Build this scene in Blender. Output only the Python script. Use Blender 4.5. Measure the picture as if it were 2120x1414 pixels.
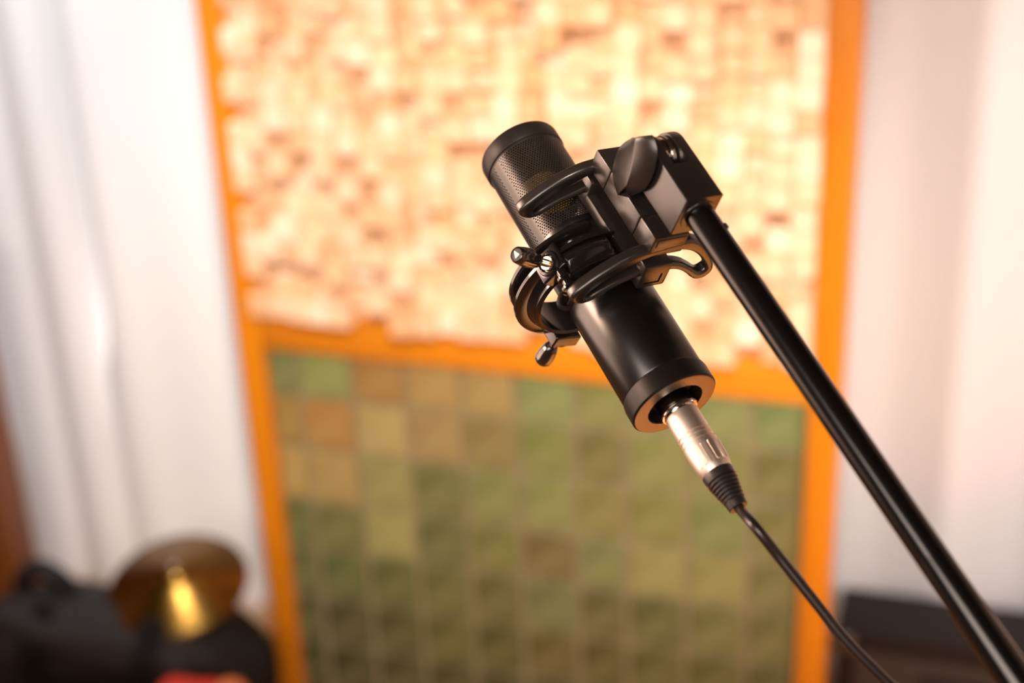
import bpy, bmesh, math, random
from mathutils import Vector, Matrix, noise

for o in list(bpy.data.objects):
    bpy.data.objects.remove(o)
S = bpy.context.scene
C = S.collection

# ------------------------------------------------------------------ camera, light, exposure
CAM_R = Matrix(((0.99915, 0.041228, 0.0), (-0.017904, 0.433889, -0.900789), (-0.037138, 0.900023, 0.434258)))
cd = bpy.data.cameras.new('camera')
cam = bpy.data.objects.new('camera', cd)
C.objects.link(cam)
cam.matrix_world = Matrix.Translation((0, 0, 1.8)) @ CAM_R.to_4x4()
cd.sensor_width = 36.0
cd.lens = 55.0
cd.clip_start = 0.02
cd.dof.use_dof = True
cd.dof.focus_distance = 0.822
cd.dof.aperture_fstop = 3.6
S.camera = cam
S.view_settings.view_transform = 'Standard'
S.view_settings.look = 'None'
S.view_settings.gamma = 1.0
S.view_settings.use_curve_mapping = False
S.view_settings.exposure = 0.0

# room frame: h runs along the panel wall, n away from the camera, z up
PSI = math.radians(-18)
PO = Vector((0.02451, 2.22537, 0.0))
HV = Vector((math.cos(PSI), math.sin(PSI), 0))
NV = Vector((-math.sin(PSI), math.cos(PSI), 0))
def room(h, n, z):
    return PO + HV * h + NV * n + Vector((0, 0, z))
ROOM_M = Matrix.Translation(PO) @ Matrix.Rotation(PSI, 4, 'Z')

wd = bpy.data.worlds.new('world')
S.world = wd
wd.use_nodes = True
wd.node_tree.nodes['Background'].inputs[0].default_value = (1.0, 0.9, 0.8, 1)
wd.node_tree.nodes['Background'].inputs[1].default_value = 0.05

def lamp(name, kind, loc, target, power, col, size=None, size_y=None, cone=None, blend=0.5, radius=0.1, spread=None):
    l = bpy.data.lights.new(name, kind)
    o = bpy.data.objects.new(name, l)
    C.objects.link(o)
    p = room(*loc)
    d = (room(*target) - p)
    o.location = p
    o.rotation_euler = d.to_track_quat('-Z', 'Y').to_euler()
    l.energy = power
    l.color = col
    if kind == 'AREA':
        l.shape = 'RECTANGLE'
        l.size = size
        l.size_y = size_y or size
        if spread:
            l.spread = math.radians(spread)
    elif kind == 'SPOT':
        l.spot_size = math.radians(cone)
        l.spot_blend = blend
        l.shadow_soft_size = radius
    else:
        l.shadow_soft_size = radius
    return o
ZF = -0.20                       # floor level in room coordinates
lamp('area_left', 'AREA', (-2.4, -1.7, 1.4), (0, -1.7, 1.4), 26, (1.0, 0.68, 0.53), 2.4, 2.4, spread=85)  # added warm area light for the left-hand reflections, no window in this wall
lamp('softbox_left', 'AREA', (-1.9, -2.05, 2.2), (0.43, -1.4, 1.45), 12, (1.0, 0.66, 0.49), 0.75, 0.75, spread=80)
lamp('area_fill_front', 'AREA', (0.2, -3.55, 2.05), (0.2, -1.4, 1.5), 36, (1.0, 0.82, 0.70), 1.6, 1.5, spread=120)  # added area light behind the camera, frontal fill, no window there
lamp('panel_spot', 'SPOT', (0.7, -2.0, 2.5), (-0.12, 0, 0.74), 355, (1.0, 0.835, 0.70), cone=35, blend=0.9, radius=0.09)
lamp('floor_spot', 'SPOT', (1.7, -1.2, 2.8), (1.27, -0.92, ZF), 1600, (1.0, 0.74, 0.46), cone=32, blend=0.6, radius=0.12)
lamp('curtain_spot_left', 'SPOT', (-0.62, -0.5, 2.85), (-1.02, 0.3, 0.32), 305, (0.85, 0.93, 1.0), cone=38, blend=0.9, radius=0.12)
lamp('curtain_spot_right', 'SPOT', (1.55, -1.1, 1.15), (0.70, 0.3, 0.66), 84, (0.98, 0.91, 0.90), cone=66, blend=0.9, radius=0.12)

# ------------------------------------------------------------------ materials
def mat(name, col, rough=0.5, metal=0.0, spec=0.5, coat=0.0, bump=None, var=None, noise_var=None):
    m = bpy.data.materials.new(name)
    m.use_nodes = True
    nt = m.node_tree
    b = nt.nodes['Principled BSDF']
    b.inputs['Base Color'].default_value = (*col, 1)
    b.inputs['Roughness'].default_value = rough
    b.inputs['Metallic'].default_value = metal
    b.inputs['Specular IOR Level'].default_value = spec
    b.inputs['Coat Weight'].default_value = coat
    b.inputs['Coat Roughness'].default_value = 0.1
    tc = nt.nodes.new('ShaderNodeTexCoord')
    if noise_var:
        col2, scale, stretch = noise_var
        mp = nt.nodes.new('ShaderNodeMapping')
        mp.inputs['Scale'].default_value = stretch
        nt.links.new(tc.outputs['Object'], mp.inputs[0])
        n = nt.nodes.new('ShaderNodeTexNoise')
        n.inputs['Scale'].default_value = scale
        n.inputs['Detail'].default_value = 5
        nt.links.new(mp.outputs[0], n.inputs['Vector'])
        r = nt.nodes.new('ShaderNodeValToRGB')
        r.color_ramp.elements[0].position = 0.35
        r.color_ramp.elements[0].color = (*col, 1)
        r.color_ramp.elements[1].position = 0.68
        r.color_ramp.elements[1].color = (*col2, 1)
        nt.links.new(n.outputs[0], r.inputs[0])
        nt.links.new(r.outputs[0], b.inputs['Base Color'])
    if var:
        g = nt.nodes.new('ShaderNodeNewGeometry')
        oi = nt.nodes.new('ShaderNodeObjectInfo')
        ad = nt.nodes.new('ShaderNodeMath'); ad.operation = 'ADD'
        fr = nt.nodes.new('ShaderNodeMath'); fr.operation = 'FRACT'
        nt.links.new(g.outputs['Random Per Island'], ad.inputs[0])
        nt.links.new(oi.outputs['Random'], ad.inputs[1])
        nt.links.new(ad.outputs[0], fr.inputs[0])
        r = nt.nodes.new('ShaderNodeValToRGB')
        els = r.color_ramp.elements
        while len(els) < len(var):
            els.new(0.5)
        for i, c in enumerate(var):
            els[i].position = i / (len(var) - 1)
            els[i].color = (*c, 1)
        nt.links.new(fr.outputs[0], r.inputs[0])
        nt.links.new(r.outputs[0], b.inputs['Base Color'])
    if bump:
        scale, dist, strength = bump
        n2 = nt.nodes.new('ShaderNodeTexNoise')
        n2.inputs['Scale'].default_value = scale
        n2.inputs['Detail'].default_value = 3
        nt.links.new(tc.outputs['Object'], n2.inputs['Vector'])
        bp = nt.nodes.new('ShaderNodeBump')
        bp.inputs['Distance'].default_value = dist
        bp.inputs['Strength'].default_value = strength
        nt.links.new(n2.outputs[0], bp.inputs['Height'])
        nt.links.new(bp.outputs[0], b.inputs['Normal'])
    return m

M_PLASTIC = mat('matte_black_plastic', (0.018, 0.014, 0.012), 0.28, spec=0.7, bump=(2600, 0.00008, 0.35))
M_GLOSS = mat('glossy_black_plastic', (0.010, 0.008, 0.008), 0.13, spec=0.6)
M_BODY = mat('satin_black_lacquer', (0.004, 0.0034, 0.003), 0.27, spec=0.7, bump=(3000, 0.00005, 0.2))
M_CAPS = mat('black_cap_metal', (0.009, 0.007, 0.006), 0.42, spec=0.22)
M_RINGFACE = mat('black_anodised_metal', (0.16, 0.13, 0.11), 0.36, metal=0.8, spec=0.6)
M_GRILLE = mat('black_perforated_metal', (0.022, 0.018, 0.015), 0.32, metal=0.35, spec=0.6)
M_TUBE = mat('black_powder_coat_tube', (0.004, 0.0034, 0.0032), 0.18, spec=0.6)
M_STEEL = mat('brushed_nickel', (0.86, 0.76, 0.66), 0.46, metal=1.0, bump=(900, 0.00004, 0.25))
M_STEELD = mat('polished_nickel', (0.62, 0.55, 0.48), 0.16, metal=1.0)
M_BRASS = mat('brass_screw', (0.83, 0.70, 0.50), 0.25, metal=1.0)
M_GOLD = mat('gold_capsule_membrane', (0.95, 0.55, 0.16), 0.4, metal=1.0)
M_RUBBER = mat('black_rubber', (0.022, 0.018, 0.017), 0.38, spec=0.5)
M_CABLE = mat('black_cable_jacket', (0.016, 0.010, 0.009), 0.30, spec=0.6)
M_KNOB = mat('dark_clear_knob', (0.020, 0.014, 0.012), 0.09, spec=0.7, coat=0.6)
M_SILVER = mat('pale_silver', (0.75, 0.72, 0.68), 0.35, metal=0.4)
M_FRAME = mat('orange_varnished_wood', (0.52, 0.16, 0.004), 0.36, noise_var=((0.66, 0.225, 0.006), 6, (1, 1, 0.12)))
M_FRAMEH = mat('orange_varnished_wood_rail', (0.56, 0.185, 0.008), 0.36, noise_var=((0.72, 0.27, 0.012), 6, (0.12, 1, 1)))
M_BLOCK = mat('light_wood_block', (0.7, 0.5, 0.3), 0.6, var=[(0.66, 0.40, 0.20), (0.87, 0.65, 0.45), (0.78, 0.53, 0.32), (0.92, 0.76, 0.60), (0.74, 0.48, 0.27), (0.86, 0.64, 0.44)])
M_BACK = mat('dark_backing_board', (0.25, 0.12, 0.035), 0.8)
M_GROUT = mat('beige_grout', (0.27, 0.22, 0.12), 0.9, bump=(300, 0.0006, 0.5))
M_CLOTH = mat('white_curtain_cloth', (0.84, 0.82, 0.81), 0.9, bump=(700, 0.0006, 0.3))
M_WALL = mat('painted_plaster', (0.72, 0.66, 0.60), 0.9, bump=(60, 0.002, 0.2))
M_WALLD = mat('dark_acoustic_wall', (0.05, 0.04, 0.036), 0.9, bump=(60, 0.004, 0.3))
M_CEIL = mat('dark_ceiling_paint', (0.025, 0.022, 0.02), 0.9)
M_FLOOR = mat('warm_oak_floor', (0.50, 0.20, 0.045), 0.42, noise_var=((0.60, 0.26, 0.07), 5, (0.15, 1.5, 1)))
M_BAG = mat('black_nylon', (0.007, 0.005, 0.005), 0.62, spec=0.25, bump=(500, 0.001, 0.4))
M_BAGL = mat('worn_black_canvas', (0.016, 0.011, 0.011), 0.7, spec=0.25, bump=(400, 0.001, 0.4))
M_CYM = mat('bronze', (0.17, 0.078, 0.014), 0.24, metal=1.0, bump=(120, 0.0008, 0.25))
M_RED = mat('red_cloth', (0.62, 0.03, 0.012), 0.75, bump=(500, 0.001, 0.3))
M_PEACH = mat('orange_cloth', (0.72, 0.20, 0.07), 0.75, bump=(500, 0.001, 0.3))
M_CAB = mat('dark_orange_wood', (0.16, 0.038, 0.003), 0.45, noise_var=((0.22, 0.055, 0.005), 5, (1, 1, 0.1)))
M_CASE = mat('black_case_vinyl', (0.008, 0.005, 0.004), 0.6, spec=0.3, bump=(700, 0.0008, 0.4))
M_CASEG = mat('brown_black_grille_cloth', (0.030, 0.020, 0.015), 0.8, bump=(900, 0.001, 0.6))

# ------------------------------------------------------------------ mesh helpers
def finish(name, bm, m, parent=None, smooth=True, angle=35):
    me = bpy.data.meshes.new(name)
    bmesh.ops.recalc_face_normals(bm, faces=bm.faces)
    bm.to_mesh(me)
    bm.free()
    return link(name, me, m, parent, smooth, angle)
def link(name, me, m, parent=None, smooth=True, angle=35):
    if m is not None:
        me.materials.clear()
        me.materials.append(m)
    if smooth:
        me.polygons.foreach_set('use_smooth', [True] * len(me.polygons))
        me.set_sharp_from_angle(angle=math.radians(angle))
    o = bpy.data.objects.new(name, me)
    C.objects.link(o)
    if parent:
        o.parent = parent
    return o
def thing(name, label, cat, matrix=None, group=None):
    o = bpy.data.objects.new(name, None)
    o.empty_display_size = 0.02
    C.objects.link(o)
    if matrix is not None:
        o.matrix_world = matrix
    o['label'] = label
    o['category'] = cat
    if group:
        o['group'] = group
    return o
def struct(o):
    o['kind'] = 'structure'
    return o
MM = 0.001
def box_bm(p0, p1, bev=0.0, seg=2, xf=None, bm=None):
    b = bmesh.new()
    bmesh.ops.create_cube(b, size=1)
    s = [abs(p1[i] - p0[i]) for i in range(3)]
    c = [(p1[i] + p0[i]) / 2 for i in range(3)]
    for v in b.verts:
        v.co = Vector((v.co[i] * s[i] + c[i] for i in range(3)))
    if bev:
        bmesh.ops.bevel(b, geom=list(b.edges), offset=bev, segments=seg, profile=0.5, affect='EDGES')
    if xf:
        for v in b.verts:
            v.co = xf(v.co)
    if bm is None:
        return b
    me = bpy.data.meshes.new('tmp')
    b.to_mesh(me)
    b.free()
    bm.from_mesh(me)
    bpy.data.meshes.remove(me)
    return bm
def join(bm, other):
    me = bpy.data.meshes.new('tmp')
    other.to_mesh(me)
    other.free()
    bm.from_mesh(me)
    bpy.data.meshes.remove(me)
    return bm
def lathe(profile, seg=64, closed=False, a0=0.0, a1=2 * math.pi, cap=False):
    """revolve (r, z) round Z"""
    bm = bmesh.new()
    full = abs(a1 - a0 - 2 * math.pi) < 1e-6
    n = seg if full else seg + 1
    rows = []
    for i in range(n):
        a = a0 + (a1 - a0) * i / seg
        rows.append([bm.verts.new((r * math.cos(a), r * math.sin(a), z)) for r, z in profile])
    m = len(profile)
    for i in range(seg):
        A, B = rows[i], rows[(i + 1) % n]
        for j in range(m if closed else m - 1):
            k = (j + 1) % m
            bm.faces.new((A[j], B[j], B[k], A[k]))
    if closed and not full:
        bm.faces.new(rows[0])
        bm.faces.new(rows[-1])
    bmesh.ops.remove_doubles(bm, verts=bm.verts, dist=1e-6)
    bad = [f for f in bm.faces if f.calc_area() < 1e-14]
    if bad:
        bmesh.ops.delete(bm, geom=bad, context='FACES')
    return bm
def move(bm, M):
    for v in bm.verts:
        v.co = M @ v.co
    return bm
def scaled(bm, s=MM):
    for v in bm.verts:
        v.co *= s
    return bm
def axis_matrix(p, d, up=Vector((0, 0, 1))):
    z = Vector(d).normalized()
    x = up.cross(z)
    if x.length < 1e-4:
        x = Vector((1, 0, 0)).cross(z)
    x.normalize()
    y = z.cross(x)
    M = Matrix((x, y, z)).transposed().to_4x4()
    M.translation = Vector(p)
    return M
def catmull(pts, sub=5, closed=True):
    n = len(pts)
    out = []
    rng = range(n) if closed else range(n - 1)
    for i in rng:
        if closed:
            p0, p1, p2, p3 = (Vector(pts[(i + k - 1) % n]) for k in range(4))
        else:
            p0, p1, p2, p3 = (Vector(pts[min(max(i + k - 1, 0), n - 1)]) for k in range(4))
        for s in range(sub):
            t = s / sub
            out.append(0.5 * ((2 * p1) + (-p0 + p2) * t + (2 * p0 - 5 * p1 + 4 * p2 - p3) * t * t + (-p0 + 3 * p1 - 3 * p2 + p3) * t ** 3))
    if not closed:
        out.append(Vector(pts[-1]))
    return out
def plate_bm(loops, thick, bev, seg=3):
    """filled 2D outline with holes, extruded to +-thick/2 with rounded edges"""
    cu = bpy.data.curves.new('tmp', 'CURVE')
    cu.dimensions = '2D'
    cu.fill_mode = 'BOTH'
    cu.extrude = max(thick / 2 - bev, 0.0)
    cu.bevel_depth = bev
    cu.bevel_resolution = seg
    cu.offset = -bev
    for lp in loops:
        sp = cu.splines.new('POLY')
        sp.points.add(len(lp) - 1)
        for i, p in enumerate(lp):
            sp.points[i].co = (p[0], p[1], 0, 1)
        sp.use_cyclic_u = True
    o = bpy.data.objects.new('tmp', cu)
    C.objects.link(o)
    dg = bpy.context.evaluated_depsgraph_get()
    me = bpy.data.meshes.new_from_object(o.evaluated_get(dg))
    bm = bmesh.new()
    bm.from_mesh(me)
    bpy.data.objects.remove(o)
    bpy.data.curves.remove(cu)
    bpy.data.meshes.remove(me)
    bmesh.ops.remove_doubles(bm, verts=bm.verts, dist=1e-5)
    return bm
def boolean(bm, cutters):
    me = bpy.data.meshes.new('tmp_a')
    bmesh.ops.recalc_face_normals(bm, faces=bm.faces)
    bm.to_mesh(me)
    bm.free()
    o = bpy.data.objects.new('tmp_a', me)
    C.objects.link(o)
    objs = []
    for c in cutters:
        mc = bpy.data.meshes.new('tmp_c')
        bmesh.ops.recalc_face_normals(c, faces=c.faces)
        c.to_mesh(mc)
        c.free()
        oc = bpy.data.objects.new('tmp_c', mc)
        C.objects.link(oc)
        md = o.modifiers.new('b', 'BOOLEAN')
        md.operation = 'DIFFERENCE'
        md.solver = 'EXACT'
        md.object = oc
        objs.append(oc)
    dg = bpy.context.evaluated_depsgraph_get()
    res = bpy.data.meshes.new_from_object(o.evaluated_get(dg))
    out = bmesh.new()
    out.from_mesh(res)
    for x in objs + [o]:
        d = x.data
        bpy.data.objects.remove(x)
        bpy.data.meshes.remove(d)
    bpy.data.meshes.remove(res)
    return out
def tube_bm(pts, rad, seg=20, caps=True):
    """round tube along points; rad is a number or a list"""
    bm = bmesh.new()
    pts = [Vector(p) for p in pts]
    n = len(pts)
    rs = rad if isinstance(rad, (list, tuple)) else [rad] * n
    up = Vector((0.13, 0.31, 0.94))
    rows = []
    x = None
    for i in range(n):
        d = (pts[min(i + 1, n - 1)] - pts[max(i - 1, 0)]).normalized()
        if x is None:
            x = up.cross(d).normalized()
        x = (x - d * x.dot(d)).normalized()
        y = d.cross(x)
        rows.append([bm.verts.new(pts[i] + (x * math.cos(2 * math.pi * k / seg) + y * math.sin(2 * math.pi * k / seg)) * rs[i]) for k in range(seg)])
    for i in range(n - 1):
        for k in range(seg):
            bm.faces.new((rows[i][k], rows[i][(k + 1) % seg], rows[i + 1][(k + 1) % seg], rows[i + 1][k]))
    if caps:
        bm.faces.new(rows[0])
        bm.faces.new(rows[-1])
    return bm

# ------------------------------------------------------------------ room shell
def quad_wall(name, pts, m):
    bm = bmesh.new()
    bm.faces.new([bm.verts.new(room(*p)) for p in pts])
    return struct(finish(name, bm, m, smooth=False))
def slab(name, p0, p1, m):
    return struct(finish(name, box_bm(p0, p1, xf=lambda v: room(*v)), m, smooth=False))
H0, H1, N0, N1, ZT = -2.45, 2.35, -3.6, 0.46, 2.95
slab('floor', (H0, N0, ZF - 0.1), (H1, N1, ZF), M_FLOOR)
slab('ceiling', (H0, N0, ZT), (H1, N1, ZT + 0.1), M_CEIL)
slab('wall_back', (H0, N1, ZF), (H1, N1 + 0.1, ZT), M_WALL)
slab('wall_left', (H0 - 0.1, N0, ZF), (H0, N1, ZT), M_WALL)
slab('wall_right', (H1, N0, ZF), (H1 + 0.1, N1, ZT), M_WALL)
slab('wall_front', (H0, N0 - 0.1, ZF), (H1, N0, ZT), M_WALLD)

# ------------------------------------------------------------------ curtains
def curtain(name, h0, h1, n0, profile, label, step=0.012):
    t = thing(name, label, 'curtain', ROOM_M @ Matrix.Translation(((h0 + h1) / 2, n0, 0.01)))
    bm = bmesh.new()
    hc = (h0 + h1) / 2
    cols = int((h1 - h0) / step)
    zs = [ZF + 0.012, -0.1, 0.0, 0.1, 0.25, 0.4, 0.55, 0.7, 0.85, 1.0, 1.2, 1.5, 1.9, 2.3, 2.6]
    rows = []
    for z in zs:
        rows.append([bm.verts.new((h0 + (h1 - h0) * i / cols - hc, profile(h0 + (h1 - h0) * i / cols, z), z)) for i in range(cols + 1)])
    for a, b in zip(rows[:-1], rows[1:]):
        for i in range(cols):
            bm.faces.new((a[i], a[i + 1], b[i + 1], b[i]))
    cl = finish('cloth_panel', bm, M_CLOTH, t, angle=180)
    sol = cl.modifiers.new('thickness', 'SOLIDIFY')
    sol.thickness = 0.003
    rod = tube_bm([(h0 - hc - 0.05, 0.0, 2.66), (h1 - hc + 0.05, 0.0, 2.66)], 0.014, 12)
    finish('curtain_rail', rod, M_STEELD, t)
    hem = bmesh.new()
    for i in range(0, cols, 10):
        hh = h0 + (h1 - h0) * i / cols
        join(hem, move(lathe([(0.012, -0.004), (0.020, -0.004), (0.020, 0.004), (0.012, 0.004)], 12, True), Matrix.Translation((hh - hc, 0, 2.64)) @ Matrix.Rotation(math.pi / 2, 4, 'Y')))
    finish('curtain_rings', hem, M_STEELD, t)
    return t
def prof_left(h, z):
    n = 0.006 * math.sin(h * 6.0 + 0.6)
    crease = 0.115 * math.exp(-((h + 0.985) / 0.020) ** 2)
    crease *= min(1.0, max(0.08, (z - 0.40) / 0.2))
    n += crease - 0.016 * math.exp(-((h + 0.925) / 0.05) ** 2) - 0.010 * math.exp(-((h + 1.05) / 0.03) ** 2)
    n += 0.008 * math.exp(-((h + 0.70) / 0.05) ** 2) + 0.016 * math.exp(-((h + 1.12) / 0.03) ** 2)
    n += 0.014 * math.exp(-((h + 0.93) / 0.05) ** 2) * max(0, 0.35 - z)
    return n
def prof_right(h, z):
    n = 0.014 * math.sin(h * 14 + 2.0) + 0.006 * math.sin(h * 37)
    n += 0.030 * math.exp(-((h - 0.79) / 0.05) ** 2) * min(1, max(0, (1.15 - z) / 0.3)) - 0.014 * math.exp(-((h - 0.66) / 0.03) ** 2)
    return n
curtain('curtain', -1.95, -0.30, 0.30, prof_left, 'white floor-length curtain with a deep vertical fold left of the wooden panel')
curtain('curtain', 0.30, 1.95, 0.33, prof_right, 'pinkish white curtain with shallow folds right of the panel above the black box')

# ------------------------------------------------------------------ acoustic panel: wood block field over green tiles
panel = thing('acoustic_panel', 'orange wooden framed panel with pale wood blocks above green square tiles', 'wall panel', ROOM_M)
def pbox(name, p0, p1, m, bev=0.003):
    return finish(name, box_bm(p0, p1, bev, 2), m, panel)
ZP = 1.52
pbox('stile', (-0.514, 0, ZF), (-0.470, 0.07, ZP), M_FRAME)
pbox('stile', (0.443, 0, ZF), (0.490, 0.07, ZP), M_FRAME)
pbox('middle_rail', (-0.470, 0.001, 0.664), (0.443, 0.07, 0.734), M_FRAMEH)
pbox('bottom_rail', (-0.470, 0.001, ZF), (0.443, 0.07, -0.153), M_FRAMEH)
pbox('top_rail', (-0.470, 0.001, ZP - 0.045), (0.443, 0.07, ZP), M_FRAMEH)
pbox('backing_board', (-0.470, 0.050, 0.734), (0.443, 0.068, ZP - 0.045), M_BACK, 0)
pbox('grout_bed', (-0.470, 0.022, -0.153), (0.443, 0.068, 0.664), M_GROUT, 0)
# blocks: 24 columns, each block its own depth
rb = random.Random(11)
BW = 0.913 / 25
def block_mesh(w, hgt):
    bm = bmesh.new()
    e = 0.0016
    w2, h2 = w / 2, hgt / 2
    back = [bm.verts.new((x, 0, z)) for x, z in ((-w2, -h2), (w2, -h2), (w2, h2), (-w2, h2))]
    mid = [bm.verts.new((x, -1 + 0.03, z)) for x, z in ((-w2, -h2), (w2, -h2), (w2, h2), (-w2, h2))]
    fr = [bm.verts.new((x, -1, z)) for x, z in ((-w2 + e, -h2 + e), (w2 - e, -h2 + e), (w2 - e, h2 - e), (-w2 + e, h2 - e))]
    for a, b in ((back, mid), (mid, fr)):
        for i in range(4):
            bm.faces.new((a[i], a[(i + 1) % 4], b[(i + 1) % 4], b[i]))
    bm.faces.new(fr)
    bm.faces.new(back)
    bmesh.ops.recalc_face_normals(bm, faces=bm.faces)
    me = bpy.data.meshes.new('block')
    bm.to_mesh(me)
    bm.free()
    me.materials.append(M_BLOCK)
    return me
bmesh_var = [block_mesh(BW - 0.0006, BW - 0.0006), block_mesh(BW - 0.0012, BW - 0.0008), block_mesh(BW - 0.0008, BW - 0.0016)]
cells = []
nrow = int((ZP - 0.045 - 0.734) / BW)
for r in range(nrow):
    for c in range(25):
        h = -0.470 + BW * (c + 0.5)
        z = 0.734 + BW * (r + 0.5)
        d = rb.choice((0.036, 0.050, 0.060, 0.072, 0.084, 0.096)) + rb.uniform(-0.004, 0.004)
        if c == 0 or c == 24:
            d = min(d, 0.074)
        cells.append((h, z, d))
camr = ROOM_M.inverted() @ Vector((0, 0, 1.8))
def dist(cl):
    return (Vector((cl[0], 0, cl[1])) - camr).length + (10 if cl[1] > 1.29 + 0.03 * cl[0] else 0)
cells.sort(key=dist)
for i, (h, z, d) in enumerate(cells[:300]):
    o = bpy.data.objects.new('block', bmesh_var[i % 3])
    C.objects.link(o)
    o.parent = panel
    o.location = (h, 0.05, z)
    o.scale = (1, d, 1)
    o.rotation_euler = (rb.uniform(-0.008, 0.008), 0, rb.uniform(-0.012, 0.012))
fld = bmesh.new()
for h, z, d in cells[300:]:
    b = bmesh.new()
    b.from_mesh(bmesh_var[0])
    join(fld, move(b, Matrix.Translation((h, 0.05, z)) @ Matrix.Diagonal((1, d, 1, 1))))
fo = finish('block_field', fld, M_BLOCK, panel, smooth=False)
fo['kind'] = 'stuff'
# tiles, colours read cell by cell as lit (top row first)
TILES = [
 [(110,125,80),(140,150,90),(165,120,65),(174,146,90),(168,147,95),(120,137,85),(116,118,64),(115,125,75),(118,126,80),(100,125,75)],
 [(165,130,60),(182,130,68),(188,174,118),(165,142,97),(130,116,70),(112,118,58),(95,88,45),(122,124,66),(112,114,60),(94,92,45)],
 [(196,166,95),(186,160,100),(160,150,95),(100,102,56),(125,128,78),(130,134,78),(124,116,62),(122,120,60),(112,122,72),(108,104,54)],
 [(92,106,50),(112,110,58),(186,176,108),(90,97,55),(120,117,60),(108,94,56),(125,130,82),(168,158,95),(158,150,88),(112,108,60)],
 [(108,112,64),(100,112,64),(98,106,60),(116,112,60),(106,97,54),(125,130,84),(98,88,46),(96,95,46),(126,122,66),(116,112,60)],
 [(96,92,48),(82,72,38),(92,86,42),(124,114,62),(92,82,32),(122,108,60),(100,84,38),(114,104,48),(116,108,52),(102,100,52)],
 [(70,66,34),(60,54,26),(72,66,30),(88,76,36),(84,74,32),(90,80,40),(80,72,34),(92,84,42),(96,88,42),(88,84,44)],
 [(60,58,30),(66,60,30),(58,52,28),(70,62,30),(80,70,36),(72,66,32),(84,78,40),(70,64,32),(76,70,34),(80,76,38)]]
TV = [-.470, -.415, -.319, -.223, -.127, -.031, .065, .161, .257, .353, .443]
TH = [.664, .57, .468, .366, .264, .16, .055, -.049, -.153]
def lin(c):
    c = c / 255.0
    return c / 12.92 if c < 0.04045 else ((c + 0.055) / 1.055) ** 2.4
rt = random.Random(5)
TV = [TV[0]] + [v + rt.uniform(-0.005, 0.005) for v in TV[1:-1]] + [TV[-1]]
TH = [TH[0]] + [v + rt.uniform(-0.004, 0.004) for v in TH[1:-1]] + [TH[-1]]
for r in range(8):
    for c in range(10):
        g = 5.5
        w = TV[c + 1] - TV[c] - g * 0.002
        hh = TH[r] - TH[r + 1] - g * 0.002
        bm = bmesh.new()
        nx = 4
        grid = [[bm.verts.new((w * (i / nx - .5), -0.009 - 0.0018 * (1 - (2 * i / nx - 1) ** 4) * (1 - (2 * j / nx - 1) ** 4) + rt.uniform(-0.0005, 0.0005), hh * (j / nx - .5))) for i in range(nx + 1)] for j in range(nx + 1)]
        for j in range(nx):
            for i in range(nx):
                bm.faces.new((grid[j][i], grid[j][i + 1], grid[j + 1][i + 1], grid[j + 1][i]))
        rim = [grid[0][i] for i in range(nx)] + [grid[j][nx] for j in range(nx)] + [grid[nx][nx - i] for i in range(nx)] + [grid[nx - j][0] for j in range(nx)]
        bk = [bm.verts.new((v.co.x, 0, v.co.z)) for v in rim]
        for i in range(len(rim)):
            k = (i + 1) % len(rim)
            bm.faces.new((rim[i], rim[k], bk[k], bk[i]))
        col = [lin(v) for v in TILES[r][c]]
        k = (0.78, 0.75, 0.70, 0.59, 0.47, 0.36, 0.31, 0.30)[r]  # row gain: light falloff towards the floor put into the tile colour
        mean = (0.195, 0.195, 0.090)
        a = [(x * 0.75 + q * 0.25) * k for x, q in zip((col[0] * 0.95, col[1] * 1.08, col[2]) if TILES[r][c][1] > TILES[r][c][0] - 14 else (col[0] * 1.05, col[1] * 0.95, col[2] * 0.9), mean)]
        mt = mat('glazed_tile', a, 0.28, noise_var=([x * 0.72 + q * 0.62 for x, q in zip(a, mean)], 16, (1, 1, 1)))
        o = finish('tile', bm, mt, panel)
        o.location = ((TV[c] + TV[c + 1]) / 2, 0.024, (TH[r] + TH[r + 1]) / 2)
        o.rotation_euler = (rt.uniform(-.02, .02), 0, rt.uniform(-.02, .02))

# ------------------------------------------------------------------ wooden cabinet, bag, cymbal, red cloth, black box
cab = thing('wooden_cabinet', 'dark orange brown wooden cabinet at the far left edge beside the curtain', 'cabinet', ROOM_M @ Matrix.Translation((-1.330, 0.06, ZF)))
finish('carcass', box_bm((-0.24, -0.04, 0.0), (0.24, 0.06, 0.95), 0.004), M_CAB, cab)
for s in (-1, 1):
    d = finish('door', box_bm((s * 0.118 - 0.112, -0.058, 0.06), (s * 0.118 + 0.112, -0.041, 0.92), 0.003), M_CAB, cab)
    finish('door_handle', box_bm((s * 0.03 - 0.006, -0.078, 0.5), (s * 0.03 + 0.006, -0.058, 0.62), 0.003), M_STEELD, d)

bag = thing('equipment_bag', 'soft black equipment bag on the floor left of the tiled panel', 'bag', ROOM_M @ Matrix.Translation((-0.725, -0.165, ZF)))
def blob(cx, cy, cz, sx, sy, sz, e=0.55, amp=0.012, fr=9, seg=40, seed=0):
    bm = bmesh.new()
    bmesh.ops.create_uvsphere(bm, u_segments=seg, v_segments=seg // 2, radius=1)
    for v in bm.verts:
        p = v.co.normalized()
        q = Vector([math.copysign(abs(p[i]) ** e, p[i]) for i in range(3)])
        d = noise.noise(Vector((p.x * 2 + seed, p.y * 2, p.z * 2))) * amp * 1.5 + noise.noise(Vector((p.x * fr * .5 + seed, p.y * fr * .5, p.z * fr * .5))) * amp * 0.6
        v.co = Vector((cx + sx * q.x, cy + sy * q.y, cz + sz * q.z)) + p * d
    return bm
finish('bag_body', blob(0.0, 0, 0.208, 0.275, 0.10, 0.212, 0.5, 0.016), M_BAG, bag, angle=180)
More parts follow.
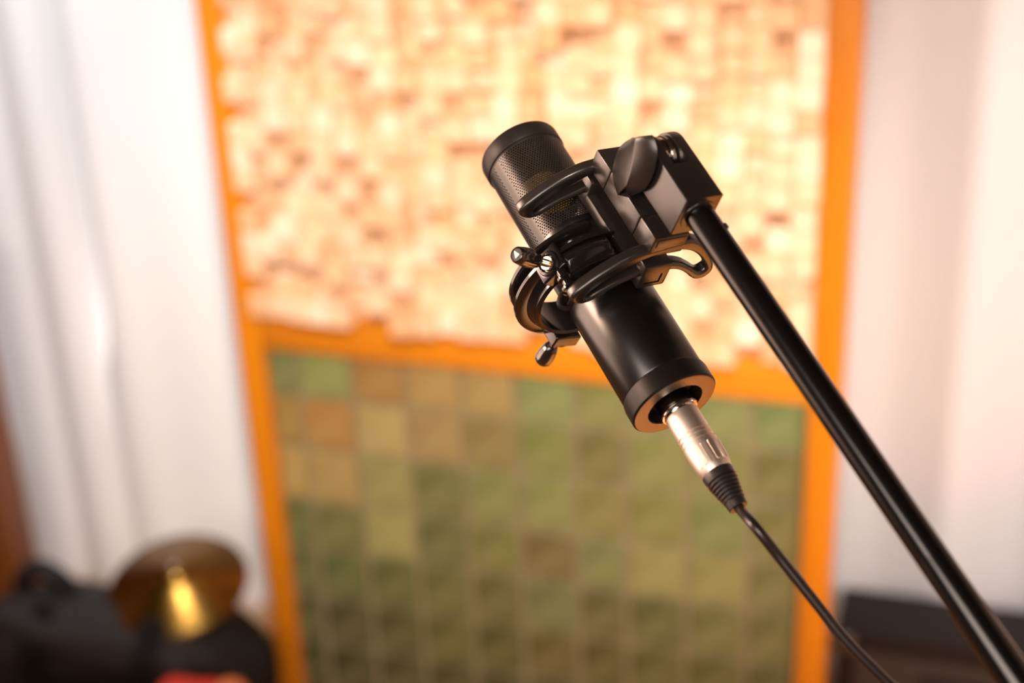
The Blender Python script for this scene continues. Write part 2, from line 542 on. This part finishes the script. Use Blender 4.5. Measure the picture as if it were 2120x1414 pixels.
finish('lid_flap', blob(-0.03, -0.06, 0.378, 0.235, 0.055, 0.050, 0.65, 0.014, seed=4), M_BAGL, bag, angle=180)
finish('front_pocket', blob(0.06, -0.105, 0.17, 0.17, 0.030, 0.13, 0.5, 0.008, seed=8), M_BAGL, bag, angle=180)
finish('side_pouch', blob(-0.27, -0.02, 0.15, 0.085, 0.085, 0.145, 0.65, 0.012, seed=12), M_BAG, bag, angle=180)
for hx in (-0.10, 0.115):
    pts = [(hx, -0.140, 0.03), (hx, -0.146, 0.14), (hx, -0.142, 0.27), (hx, -0.132, 0.35), (hx, -0.12, 0.40), (hx, -0.06, 0.443)]
    st = bmesh.new()
    rows = []
    for p in catmull(pts, 5, False):
        rows.append([st.verts.new(p + Vector((dx, 0, 0))) for dx in (-0.022, 0.022)])
    for a, b in zip(rows[:-1], rows[1:]):
        st.faces.new((a[0], a[1], b[1], b[0]))
    bmesh.ops.solidify(st, geom=list(st.faces), thickness=0.005)
    so = finish('strap', st, M_BAG, bag)
    finish('buckle', box_bm((hx - 0.027, -0.156, 0.20), (hx + 0.027, -0.146, 0.235), 0.003), M_GLOSS, so)
hp = [(-0.20, 0.02, 0.36), (-0.19, 0.01, 0.43), (-0.15, 0.01, 0.458), (-0.11, 0.01, 0.44), (-0.09, 0.02, 0.39)]
finish('carry_handle', tube_bm(catmull(hp, 6, False), 0.018, 12), M_BAG, bag)

cym = thing('cymbal', 'brown bronze cymbal lying on the black bag with a bright glint at its right', 'cymbal',
            ROOM_M @ Matrix.Translation((-0.618, -0.128, 0.262)) @ Matrix.Rotation(math.radians(2), 4, 'Y') @ Matrix.Rotation(math.radians(12), 4, 'X'))
cp = [(0.006, 0.030), (0.018, 0.0295), (0.030, 0.025), (0.038, 0.0185)]
for i in range(1, 25):
    rr = 0.038 + (0.124 - 0.038) * i / 24
    cp.append((rr, 0.0185 - 0.034 * ((rr - 0.038) / 0.086) ** 1.1 + 0.00025 * math.sin(i * 2.6)))
cp += [(r, z - 0.0012) for r, z in reversed(cp)]
finish('bow', lathe(cp, 72, True), M_CYM, cym)
finish('bell_rim', lathe([(0.0055, 0.0292), (0.0075, 0.0292), (0.0075, 0.0308), (0.0055, 0.0308)], 24, True), M_CYM, cym)

red = thing('red_cloth_bag', 'upright red cloth bag with an orange end in front of the black bag', 'bag', ROOM_M @ Matrix.Translation((-0.455, -0.375, ZF)))
finish('red_body', blob(-0.01, 0, 0.225, 0.075, 0.045, 0.226, 0.5, 0.006, seed=20), M_RED, red, angle=180)
finish('side_panel', blob(0.058, 0.0, 0.232, 0.030, 0.043, 0.232, 0.55, 0.004, seed=23), M_PEACH, red, angle=180)['label'] = 'orange end of the bag'

case = thing('equipment_box', 'low black equipment box on the floor at lower right below the curtain', 'box', ROOM_M @ Matrix.Translation((0.90, 0.10, ZF)))
finish('box_body', box_bm((-0.395, -0.05, 0.012), (0.395, 0.065, 0.418), 0.004), M_CASE, case)
finish('lid', box_bm((-0.400, -0.058, 0.406), (0.400, 0.070, 0.432), 0.006, 3), M_CASE, case)
finish('front_grille', box_bm((-0.365, -0.056, 0.03), (0.365, -0.049, 0.392), 0.002), M_CASEG, case)
hb = join(box_bm((-0.255, -0.066, 0.318), (-0.135, -0.056, 0.360), 0.004), box_bm((-0.235, -0.072, 0.332), (-0.155, -0.064, 0.346), 0.003))
finish('handle_plate', hb, M_CASE, case)
finish('control_plate', box_bm((-0.11, -0.062, 0.285), (0.05, -0.055, 0.350), 0.003), M_PLASTIC, case)
for x in (-0.385, 0.385):
    for zc in (0.03, 0.405):
        finish('corner_guard', blob(x, -0.045, zc, 0.022, 0.022, 0.024, 0.6, 0.0, seg=16), M_PLASTIC, case)
for x in (-0.35, 0.35):
    finish('foot', lathe([(0.0, 0.0), (0.018, 0.0), (0.02, 0.012), (0.0, 0.012)], 16), M_RUBBER, case).location = (x, 0.0, 0)

# ------------------------------------------------------------------ microphone frame: z runs up the axis from the socket end, millimetres
MW = Matrix(((0.8703458, 0.2958297, -0.3936787), (0.1510397, 0.6005434, 0.7851972), (0.4687058, -0.7428542, 0.4779984)))
MB = Vector((0.0815646, 0.7006906, 1.4227451))
MIC_M = Matrix.Translation(MB) @ MW.to_4x4()
TT = Vector((0.8, 0.6, 0))
BBV = Vector((0.6, -0.8, 0))
def tb(v):                       # (t, b, z) millimetres of the mount -> local metres
    return (TT * v[0] + BBV * v[1] + Vector((0, 0, v[2]))) * MM

mic = thing('microphone', 'black cylindrical studio microphone with perforated head held in the shock mount', 'microphone', MIC_M)
body_p = [(22.0, 12.4), (22.7, 12.4), (23.0, 12.9), (23.0, 109.6), (22.6, 110.2), (22.5, 110.7), (22.9, 111.0), (23.0, 111.6), (23.0, 113.4), (22.5, 113.6), (21.9, 113.6)]
finish('body_tube', scaled(lathe(body_p, 128)), M_BODY, mic)
ring_p = [(22.0, 12.3), (22.9, 12.3), (23.5, 11.6), (23.9, 9.5), (23.9, 1.2), (23.0, 0.2), (22.0, 0.0), (15.6, 0.0), (15.2, 0.5), (15.1, 11.0), (0.0, 11.0)]
ro = finish('base_ring', scaled(lathe(ring_p, 128)), M_CAPS, mic, angle=25)
me = ro.data
me.materials.append(M_RINGFACE)
me.materials.append(M_CASE)
for p in me.polygons:
    zc, rc = p.center.z / MM, Vector((p.center.x, p.center.y)).length / MM
    if zc < 0.45 and rc > 15.4:
        p.material_index = 1
    elif rc < 15.3:
        p.material_index = 2
sock = lathe([(9.9, 6.5), (12.6, 6.5), (12.6, 11.0), (9.9, 11.0)], 48, True)
finish('socket_shell', scaled(sock), M_CASE, mic)
# perforated head
def grille_bm():
    bm = bmesh.new()
    Rg, NC = 22.9, 90
    pitch = 2 * math.pi * Rg / NC
    rowh = pitch * 0.866
    nrows = int((174.6 - 113.0) / rowh)
    rad = pitch / math.sqrt(3)
    hole = pitch * 0.355
    for r in range(nrows + 1):
        zc = 113.6 + r * rowh
        for c in range(NC):
            a0 = 2 * math.pi * (c + 0.5 * (r % 2)) / NC
            deg = math.degrees(a0) % 180.0
            solid = abs(((deg - 50.0) + 90) % 180 - 90) < 6.5 or r < 1 or r > nrows - 1
            outer, inner, deep = [], [], []
            for k in range(6):
                an = math.pi / 2 + k * math.pi / 3
                ux, uz = math.cos(an), math.sin(an)
                a = a0 + rad * ux / Rg
                outer.append(bm.verts.new((Rg * math.cos(a), Rg * math.sin(a), zc + rad * uz)))
                if not solid:
                    a = a0 + hole * ux / Rg
                    inner.append(bm.verts.new((Rg * math.cos(a), Rg * math.sin(a), zc + hole * uz)))
                    deep.append(bm.verts.new(((Rg - .45) * math.cos(a), (Rg - .45) * math.sin(a), zc + hole * uz)))
            if solid:
                bm.faces.new(outer)
            else:
                for k in range(6):
                    j = (k + 1) % 6
                    bm.faces.new((outer[k], outer[j], inner[j], inner[k]))
                    bm.faces.new((inner[k], inner[j], deep[j], deep[k]))
    bmesh.ops.remove_doubles(bm, verts=bm.verts, dist=0.02)
    return bm
finish('grille', scaled(grille_bm()), M_GRILLE, mic, angle=50)
cap_p = [(22.2, 174.0), (22.9, 174.0), (23.0, 175.2), (23.6, 175.6), (23.8, 176.4), (23.8, 184.2), (23.3, 185.6), (22.0, 186.2), (17.5, 186.2), (17.0, 185.4), (0, 185.4)]
finish('top_cap', scaled(lathe(cap_p, 128)), M_CAPS, mic)
finish('neck_ring', scaled(lathe([(22.3, 113.4), (22.95, 113.4), (22.95, 114.6), (22.3, 114.6)], 128, True)), M_BODY, mic)
AX = Matrix.Rotation(math.pi / 2, 4, 'X')
cpm = Matrix.Translation((0, 0, 148)) @ Matrix.Rotation(math.radians(18), 4, 'Z') @ AX
cap_o = finish('capsule', scaled(move(lathe([(0, -5), (15.0, -5), (15.0, -5.6), (17, -5.6), (17, 5.6), (15.0, 5.6), (15.0, 5.0), (0, 5.0)], 64), cpm)), M_GLOSS, mic)
for s in (-1, 1):
    finish('membrane', scaled(move(lathe([(0, s * 5.3), (14.6, s * 5.3)], 48), cpm)), M_GOLD, cap_o)['label'] = 'gold disc seen through the perforations'
finish('capsule_post', scaled(move(lathe([(0, 0), (4, 0), (4, 20), (0, 20)], 24), Matrix.Translation((0, 0, 112)))), M_CASE, mic)
finish('inner_plate', scaled(lathe([(0, 112.0), (22.2, 112.0), (22.2, 113.5), (0, 113.5)], 64)), M_CASE, mic)

# ------------------------------------------------------------------ shock mount
mount = thing('shock_mount', 'black plastic shock mount with two curved forks gripping the microphone', 'microphone mount', MIC_M)
def mbox(name, p0, p1, bev, m=M_PLASTIC, parent=mount, seg=2):
    return finish(name, box_bm(p0, p1, bev, seg, tb), m, parent)
mbox('bracket_bar', (-1.5, 46.2, 76.5), (20.0, 60.0, 108.7), 0.7)
mbox('bracket_foot', (-1.5, 46.2, 60.2), (20.0, 60.0, 76.1), 0.9)
mbox('bracket_head', (-1.5, 46.2, 109.1), (20.0, 60.0, 125.2), 0.9)
mbox('bracket_core', (0.0, 47.5, 75.0), (18.5, 58.5, 110.0), 0)
mbox('foot_inlay', (1.0, 53.2, 59.7), (18.0, 58.6, 61.0), 0.25)
mbox('inner_column', (-1.0, 25.2, 66.0), (15.5, 32.2, 122.0), 0.6)
FO = [(-31.0, 17.3), (-36.2, 19.6), (-38.6, 23.6), (-37.0, 27.7), (-33.4, 31.9), (-26.8, 38.3), (-17.5, 44.8), (-8.6, 48.9), (-0.9, 50.8), (9.7, 52.5), (19.6, 53.6), (26.0, 52.9), (33.8, 47.9), (42.7, 38.2), (48.3, 29.4), (49.3, 23.6), (46.0, 19.6), (40.8, 18.9), (36.7, 21.2), (32.6, 24.9), (26.5, 29.2), (20.2, 31.5), (11.3, 32.0), (1.5, 31.2), (-4.4, 29.4), (-14.0, 25.3), (-22.8, 19.8), (-27.1, 17.7)]
FS = [(-29.4, 22.4), (-27.3, 27.0), (-21.5, 32.6), (-15.1, 36.9), (-7.8, 41.4), (-3.0, 43.7), (3.1, 45.7), (9.2, 46.5), (14.3, 46.8), (20.7, 46.4), (27.5, 44.0), (33.3, 40.0), (37.5, 35.9), (43.5, 28.4), (42.7, 25.5), (39.8, 25.4), (32.8, 30.6), (25.5, 35.2), (16.8, 37.9), (8.6, 38.0), (0.4, 36.3), (-6.3, 33.4), (-13.2, 30.2), (-22.0, 24.9), (-27.1, 21.4)]
def fork(z0, z1):
    bm = plate_bm([catmull(FO, 5), catmull(FS, 5)], z1 - z0, 2.2, 5)
    zc = (z0 + z1) / 2
    for v in bm.verts:
        v.co = tb((v.co.x, v.co.y, v.co.z + zc))
    return finish('fork', bm, M_PLASTIC, mount, angle=50)
fork(60.0, 67.2)
fork(121.0, 128.2)
def keeper(z0):
    bm = boolean(box_bm((-1.2, 24.8, z0), (15.8, 41.0, z0 + 9.0), 1.0, 2), [box_bm((2.2, 27.6, z0 - 1), (11.4, 29.0, z0 + 1.2)), box_bm((10.4, 27.6, z0 - 1), (11.8, 34.5, z0 + 1.2))])
    for v in bm.verts:
        v.co = tb(v.co)
    return finish('cord_keeper', bm, M_PLASTIC, mount)
keeper(57.6)
keeper(118.4)

# clamp ring, offset so that the microphone lies against its right side
RC = Vector((-8.0, 2.0, 0))
def arc(profile, a0, a1, seg, r0=RC):
    return move(lathe(profile, seg, True, math.radians(a0), math.radians(a1)), Matrix.Translation(r0))
rg = arc([(29.2, 82.5), (31.0, 81.8), (32.2, 83.0), (32.2, 103.0), (29.2, 103.6)], 0, 360, 96)
join(rg, arc([(31.5, 84.0), (33.6, 86.4), (34.6, 88.6), (39.4, 89.4), (40.6, 90.4), (40.6, 92.2), (39.4, 93.0), (34.8, 93.6), (34.0, 95.0), (31.5, 95.0)], 25, 300, 72))
join(rg, arc([(31.5, 99.0), (37.6, 99.6), (38.6, 100.4), (38.6, 102.4), (37.6, 103.0), (31.5, 103.4)], 25, 300, 72))
finish('clamp_ring', scaled(rg), M_GLOSS, mount, angle=40)
fr_ = arc([(31.0, 75.6), (40.0, 75.6), (44.4, 80.6), (41.0, 88.0), (31.0, 88.6)], -97, -52, 24)
mid_a = math.radians(-74.5)
for v in fr_.verts:                # slanted end faces: the outer edge is shorter than the root
    d = v.co - RC
    r = math.hypot(d.x, d.y)
    a = math.atan2(d.y, d.x)
    a = mid_a + (a - mid_a) * (1 - 0.30 * max(0.0, (r - 36) / 8.4))
    v.co.x, v.co.y = RC.x + r * math.cos(a), RC.y + r * math.sin(a)
ed = [e for e in fr_.edges if len(e.link_faces) == 2 and e.calc_face_angle() > math.radians(20)]
bmesh.ops.bevel(fr_, geom=ed, offset=0.35, segments=2, profile=0.5, affect='EDGES')
finish('clamp_jaw', scaled(fr_), M_GLOSS, mount, angle=30)
frame_j = arc([(30.0, 74.4), (40.4, 74.4), (40.4, 75.4), (30.0, 75.4)], -99, -48, 24)
join(frame_j, arc([(30.0, 88.4), (42.6, 88.4), (42.6, 89.2), (30.0, 89.2)], -99, -48, 24))
finish('jaw_lip', scaled(frame_j), M_GLOSS, mount, angle=30)
def screw(u, r_lug0, r_lug1, r_k0, r_k1, zc, tri_deg):
    u = Vector((u[0], u[1], 0)).normalized()
    side = Vector((-u.y, u.x, 0))
    def xf(v):
        return (u * v.x + side * v.y + Vector((0, 0, v.z))) * MM
    finish('screw_lug', box_bm((r_lug0, -8.6, zc - 7.5), (r_lug1, 8.6, zc + 8.0), 1.1, 3, xf), M_GLOSS, mount)
    Mx = axis_matrix(u * r_lug1 + Vector((0, 0, zc)), u)
    ts = bpy.data.objects.new('thumbscrew', None)
    C.objects.link(ts)
    ts.parent = mount
    ln0, ln1 = r_k0 - r_lug1, r_k1 - r_lug1
    finish('collar', scaled(move(lathe([(4.4, -0.5), (6.6, -0.5), (6.9, 0.5), (6.4, 1.5), (5.0, 1.7), (4.4, 0.8)], 40), Mx)), M_GLOSS, ts)
    wz = []
    nw = 48
    wbm = lathe([(0.5, 0.6), (3.8, 0.6), (4.0, 1.2), (3.6, 1.7), (2.0, 1.7)], nw)
    for v in wbm.verts:
        rr = math.hypot(v.co.x, v.co.y)
        if rr > 3.2:
            k = round(math.atan2(v.co.y, v.co.x) / (2 * math.pi) * nw)
            f = 1.0 if k % 2 else 0.94
            v.co.x *= f
            v.co.y *= f
    finish('washer', scaled(move(wbm, Mx)), M_BRASS, ts)
    th = [(2.0, 0.0)]
    zz = 0.4
    while zz < ln0 + 1:
        th += [(2.15, zz), (1.75, zz + 0.35)]
        zz += 0.7
    finish('threaded_shaft', scaled(move(lathe(th, 32), Mx)), M_BRASS, ts, angle=60)
    L = ln1 - ln0
    kp = [(0, 0), (3.1, 0), (3.8, 0.7), (4.6, 3.5), (5.15, 7.0), (5.2, 10.0), (4.9, 13.0), (4.35, L - 0.9), (3.9, L - 0.2), (3.5, L), (3.2, L - 0.6), (0, L - 0.6)]
    kb = lathe(kp, 72)
    for v in kb.verts:              # soft grip flutes
        rr = math.hypot(v.co.x, v.co.y)
        if rr > 4.5 and 2 < v.co.z < 13.5:
            f = 1 - 0.045 * max(0, math.cos(8 * math.atan2(v.co.y, v.co.x)))
            v.co.x *= f
            v.co.y *= f
    finish('knob', scaled(move(kb, Mx @ Matrix.Translation((0, 0, ln0)))), M_KNOB, ts, angle=45)
    finish('knob_cap', scaled(move(lathe([(3.3, ln1 - 0.7), (3.2, ln1 - 0.45), (0, ln1 - 0.4)], 40), Mx)), M_CAPS, ts)
    if tri_deg:
        tri = bmesh.new()  # thin raised silver triangle on the knob end face
        rot = math.radians(tri_deg)
        ps = [Vector((math.cos(rot + a) * r, math.sin(rot + a) * r, ln1 - 0.45)) for a, r in ((0, 2.5), (2.25, 1.9), (-2.25, 1.9))]
        tri.faces.new([tri.verts.new(p) for p in ps])
        ex = bmesh.ops.extrude_face_region(tri, geom=list(tri.faces))
        for v in ex['geom']:
            if isinstance(v, bmesh.types.BMVert):
                v.co.z += 0.25
        finish('raised_triangle', scaled(move(tri, Mx)), M_SILVER, ts, smooth=False)['label'] = 'silver triangle on the knob end'
screw((-0.42, -0.91), 34.5, 42.0, 50.5, 68.0, 88.0, 90)
screw((-0.735, 0.68), 40.5, 48.5, 55.5, 70.0, 88.0, 0)
# cord post with elastic cord beside the jaw
cpb = lathe([(0, 66), (3.0, 66), (5.2, 66.6), (5.2, 68), (3.2, 69), (3.0, 72), (4.6, 73), (4.6, 74.5), (3.2, 75.5), (3.2, 82), (0, 82)], 32)
finish('cord_post', scaled(move(cpb, Matrix.Translation((-14.0, -36.5, 2)))), M_GLOSS, mount, angle=40)
el = [(-14.0, -33.0, 73), (-20, -34.5, 70), (-23.5, -33.5, 66), (-20, -30.5, 64), (-14, -30.0, 70)]
finish('elastic_cord', scaled(tube_bm(catmull(el, 6, False), 1.5, 12)), M_CASE, mount)
# swivel block with slot, hinge disc and wing lever
prof = [(71.0, 53.0), (95.0, 53.0), (95.0, 93.0)]
for i in range(1, 16):
    a = math.pi * i / 16
    prof.append((83 + 12 * math.cos(a), 93 + 12 * math.sin(a)))
prof.append((71.0, 93.0))
pb = plate_bm([[Vector(p) for p in prof]], 22.0, 0.8, 2)
for v in pb.verts:                 # plate (x=b, y=z, z=t)
    v.co = Vector((v.co.z + 10.0, v.co.x, v.co.y))
pb = boolean(pb, [box_bm((5.6, 60, 77.5), (14.6, 100, 120))])
for v in pb.verts:
    v.co = tb(v.co)
finish('swivel_block', pb, M_PLASTIC, mount, angle=32)
def tdisc(t0, t1, r, b=83.0, z=93.0, seg=48, e=0.5):
    bm = lathe([(0, t0), (r - e, t0), (r, t0 + e), (r, t1 - e), (r - e, t1), (0, t1)], seg)
    for v in bm.verts:
        v.co = tb((v.co.z, b + v.co.x, z + v.co.y))
    return bm
hd = tdisc(6.3, 9.3, 10.8)
join(hd, tdisc(11.0, 13.9, 10.8))
join(hd, box_bm((6.6, 58.0, 87.0), (13.6, 76.0, 99.0), 0.5, 2, tb))
finish('hinge_tongue', hd, M_STEELD, mount, angle=40)['label'] = 'shiny slotted hinge disc'
finish('hinge_core', tdisc(6.0, 14.2, 9.2), M_GLOSS, mount)
finish('socket_rim', (lambda bm: [setattr(v, 'co', tb((10.6 + v.co.x, 82.6 + v.co.y, v.co.z))) for v in bm.verts] and bm)(lathe([(7.7, 52.4), (9.6, 52.4), (9.9, 53.4), (7.7, 53.6)], 64, True)), M_PLASTIC, mount)
def resample(pts, n=14):
    q = catmull(pts, 10, False)
    L = [0]
    for a, b in zip(q[:-1], q[1:]):
        L.append(L[-1] + (b - a).length)
    out = []
    for i in range(n):
        d = L[-1] * i / (n - 1)
        k = max(x for x in range(len(L)) if L[x] <= d + 1e-9)
        k = min(k, len(q) - 2)
        f = (d - L[k]) / max(L[k + 1] - L[k], 1e-9)
        out.append(q[k].lerp(q[k + 1], f))
    return out
ridge = resample([(-9, 98, 94.5), (-9.4, 90, 90.5), (-9.4, 82, 88.2), (-9, 73, 87)])
left = resample([(-4, 92, 101.5), (-4, 78, 108), (-4, 62.5, 105), (-4, 56.5, 94.5)])
right = resample([(-4, 105, 89.5), (-4, 100.5, 82), (-4, 90, 78), (-4, 77, 79), (-4, 65, 86)])
cen = Vector((-1.6, 80, 93))
def towards(p, f):
    return Vector((-1.6, cen.y + (p.y - cen.y) * f, cen.z + (p.z - cen.z) * f))
def bulge(a, b, f, amt):
    p = a.lerp(b, f)
    p.x -= amt
    return p
lines = [[towards(p, 0.62) for p in left], left, [bulge(a, b, 0.5, 0.7) for a, b in zip(left, ridge)], ridge,
         [bulge(a, b, 0.5, 0.7) for a, b in zip(right, ridge)], right, [towards(p, 0.62) for p in right]]
wl = bmesh.new()
gv = [[wl.verts.new(p) for p in ln] for ln in lines]
for a, b in zip(gv[:-1], gv[1:]):
    for i in range(13):
        wl.faces.new((a[i], a[i + 1], b[i + 1], b[i]))
for i in range(13):
    wl.faces.new((gv[-1][i], gv[-1][i + 1], gv[0][i + 1], gv[0][i]))
wl.faces.new([ln[0] for ln in gv])
wl.faces.new([ln[-1] for ln in gv])
bmesh.ops.recalc_face_normals(wl, faces=wl.faces)
sharp = [e for e in wl.edges if len(e.link_faces) == 2 and e.calc_face_angle() > math.radians(28)]
bmesh.ops.bevel(wl, geom=sharp, offset=0.5, segments=2, profile=0.5, affect='EDGES', clamp_overlap=True)
for v in wl.verts:
    v.co = tb(v.co)
finish('wing_lever', wl, M_PLASTIC, mount, angle=28)
finish('wing_hub', tdisc(-2.4, 0.0, 8.5), M_PLASTIC, mount)

# ------------------------------------------------------------------ microphone cable
cab_t = thing('microphone_cable', 'black cable with silver connector plugged into the bottom of the microphone', 'cable', MIC_M)
barrel = [(8.6, -6.6), (9.0, -7.0), (9.0, -20.2), (8.5, -20.4), (8.5, -21.0), (9.0, -21.1), (9.0, -22.6), (8.5, -22.8), (8.5, -23.4), (9.0, -23.5), (9.0, -25.4), (8.5, -25.6), (8.5, -26.1), (9.3, -26.4), (9.3, -31.0), (8.9, -39.0), (8.4, -43.2), (8.0, -43.9), (7.0, -43.9)]
co = finish('connector_shell', scaled(lathe(barrel, 96)), M_STEEL, cab_t, angle=30)
co['label'] = 'satin silver connector barrel'
for k in range(7):
    a = math.radians(-128 + k * 24)
    pad = bmesh.new()
    stad = []
    for i in range(24):
        an = 2 * math.pi * i / 24
        stad.append((1.45 * math.cos(an), (4.6 if math.sin(an) > 0 else -4.6) + 1.45 * math.sin(an)))
    top, bot = [], []
    for x, y in stad:
        z = -34.4 + y
        rr = 9.3 - 0.05 * (-31 - z if z < -31 else 0) + 0.02
        for f, dr, lst in ((1.0, -0.15, bot), (0.82, 0.28, top)):
            aa = a + x * f / 9.2
            lst.append(pad.verts.new(((rr + dr) * math.cos(aa), (rr + dr) * math.sin(aa), -34.4 + y * (1 if f == 1 else 0.95))))
    for i in range(24):
        j = (i + 1) % 24
        pad.faces.new((bot[i], bot[j], top[j], top[i]))
    pad.faces.new(top)
    finish('grip_rib', scaled(pad), M_STEEL, co, angle=40)
finish('plug_insert', scaled(lathe([(0, 9.0), (9.2, 9.0), (9.5, 8.0), (9.5, -3.2), (0, -3.2)], 72)), M_STEELD, cab_t)
finish('retaining_ring', scaled(lathe([(9.2, -3.0), (9.9, -3.3), (10.1, -4.2), (9.9, -5.2), (9.0, -5.4), (8.4, -6.4), (8.4, -7.2)], 72)), M_STEELD, cab_t)
lt = box_bm((8.4, -2.2, -5.6), (10.4, 2.2, -3.0), 0.4)
finish('latch', scaled(move(lt, Matrix.Rotation(math.radians(-22), 4, 'Z'))), M_STEELD, cab_t)
bt = [(7.6, -43.6), (8.2, -43.6), (8.3, -44.2), (8.0, -48.0)]
z = -48.4
for i in range(6):
    r0 = 7.9 - i * 0.42
    bt += [(r0 - 1.05, z), (r0 - 1.05, z - 0.55), (r0, z - 0.85), (r0 - 0.1, z - 1.75), (r0 - 0.35, z - 1.95)]
    z -= 2.0
bt += [(5.0, z - 0.2), (5.0, z - 0.5), (5.4, z - 0.9), (5.0, -64.6), (4.6, -65.0), (2.4, -65.0), (2.4, -60)]
finish('strain_relief', scaled(lathe(bt, 72)), M_RUBBER, cab_t, angle=30)
MI = MIC_M.inverted()
cw = [MIC_M @ Vector((0, 0, -0.055)), MIC_M @ Vector((0, 0, -0.064)), Vector((0.1109, 0.6287, 1.3954)), Vector((0.1230, 0.6200, 1.3809)), Vector((0.1399, 0.6081, 1.3608)), Vector((0.1522, 0.5995, 1.3465)), Vector((0.1700, 0.5893, 1.3299)), Vector((0.1882, 0.5794, 1.3139)), Vector((0.255, 0.535, 1.22)), Vector((0.285, 0.52, 1.10)), Vector((0.30, 0.51, 0.85)), Vector((0.31, 0.50, 0.4)), Vector((0.32, 0.48, 0.1)), Vector((0.33, 0.47, -0.14)), Vector((0.40, 0.38, -0.1965)), Vector((0.55, 0.30, -0.1965))]
finish('cord', tube_bm([MI @ p for p in catmull(cw, 8, False)], 0.00265, 20), M_CABLE, cab_t, angle=60)

# ------------------------------------------------------------------ boom and stand
b0 = Vector((0.0945, 0.7150, 1.5193))
b1 = Vector((0.2112, 0.5378, 1.3681))
bd = (b1 - b0)
bl = bd.length
bu = bd.normalized()
pole_top = b0 + bu * (bl + 0.25)
stand = thing('microphone_stand', 'black tubular boom arm running from the mount to the lower right corner', 'stand', Matrix.Translation((pole_top.x, pole_top.y, ZF)))
SI = Matrix.Translation((-pole_top.x, -pole_top.y, -ZF))
def sfin(name, bm, m, **k):
    return finish(name, move(bm, SI), m, stand, **k)
sfin('boom_tube', tube_bm([b0 - bu * 0.014, b0 + bu * (bl + 0.02)], 0.00755, 48), M_TUBE)
f0 = 0.74 * bl
sl = [(f0, 0.0074), (f0 + 0.004, 0.00756), (f0 + 0.03, 0.0078), (f0 + 0.06, 0.0082), (f0 + 0.09, 0.0085), (bl + 0.40, 0.0086)]
sfin('boom_sleeve', tube_bm([b0 + bu * d for d, r in sl], [r for d, r in sl], 48), M_TUBE)
nb = b0 + bu * 0.013
sfin('locking_pin', move(lathe([(0, 0), (1.6 * MM, 0), (1.8 * MM, 0.5 * MM), (1.4 * MM, 1.4 * MM), (0, 1.6 * MM)], 24), axis_matrix(nb + (MW @ Vector((0.97, -0.2, 0.1))).normalized() * 0.0072, MW @ Vector((0.97, -0.2, 0.1)))), M_PLASTIC)
sfin('pole', tube_bm([(pole_top.x, pole_top.y, ZF + 0.09), pole_top - Vector((0, 0, 0.012))], 0.011, 24), M_TUBE)
sfin('boom_clutch', move(lathe([(0, -0.022), (0.022, -0.022), (0.024, -0.018), (0.024, 0.018), (0.022, 0.022), (0, 0.022)], 32), axis_matrix(pole_top + Vector((0.0, 0, 0)), bu.cross(Vector((0, 0, 1))))), M_PLASTIC)
for k in range(3):
    a = math.radians(20 + 120 * k)
    e = Vector((pole_top.x + 0.30 * math.cos(a), pole_top.y + 0.30 * math.sin(a), ZF + 0.010))
    leg = sfin('leg', tube_bm([(pole_top.x, pole_top.y, ZF + 0.14), e], 0.008, 16), M_TUBE)
    finish('rubber_foot', move(tube_bm([e + Vector((-0.02 * math.cos(a), -0.02 * math.sin(a), 0.009)), e], 0.010, 16), SI), M_RUBBER, leg)
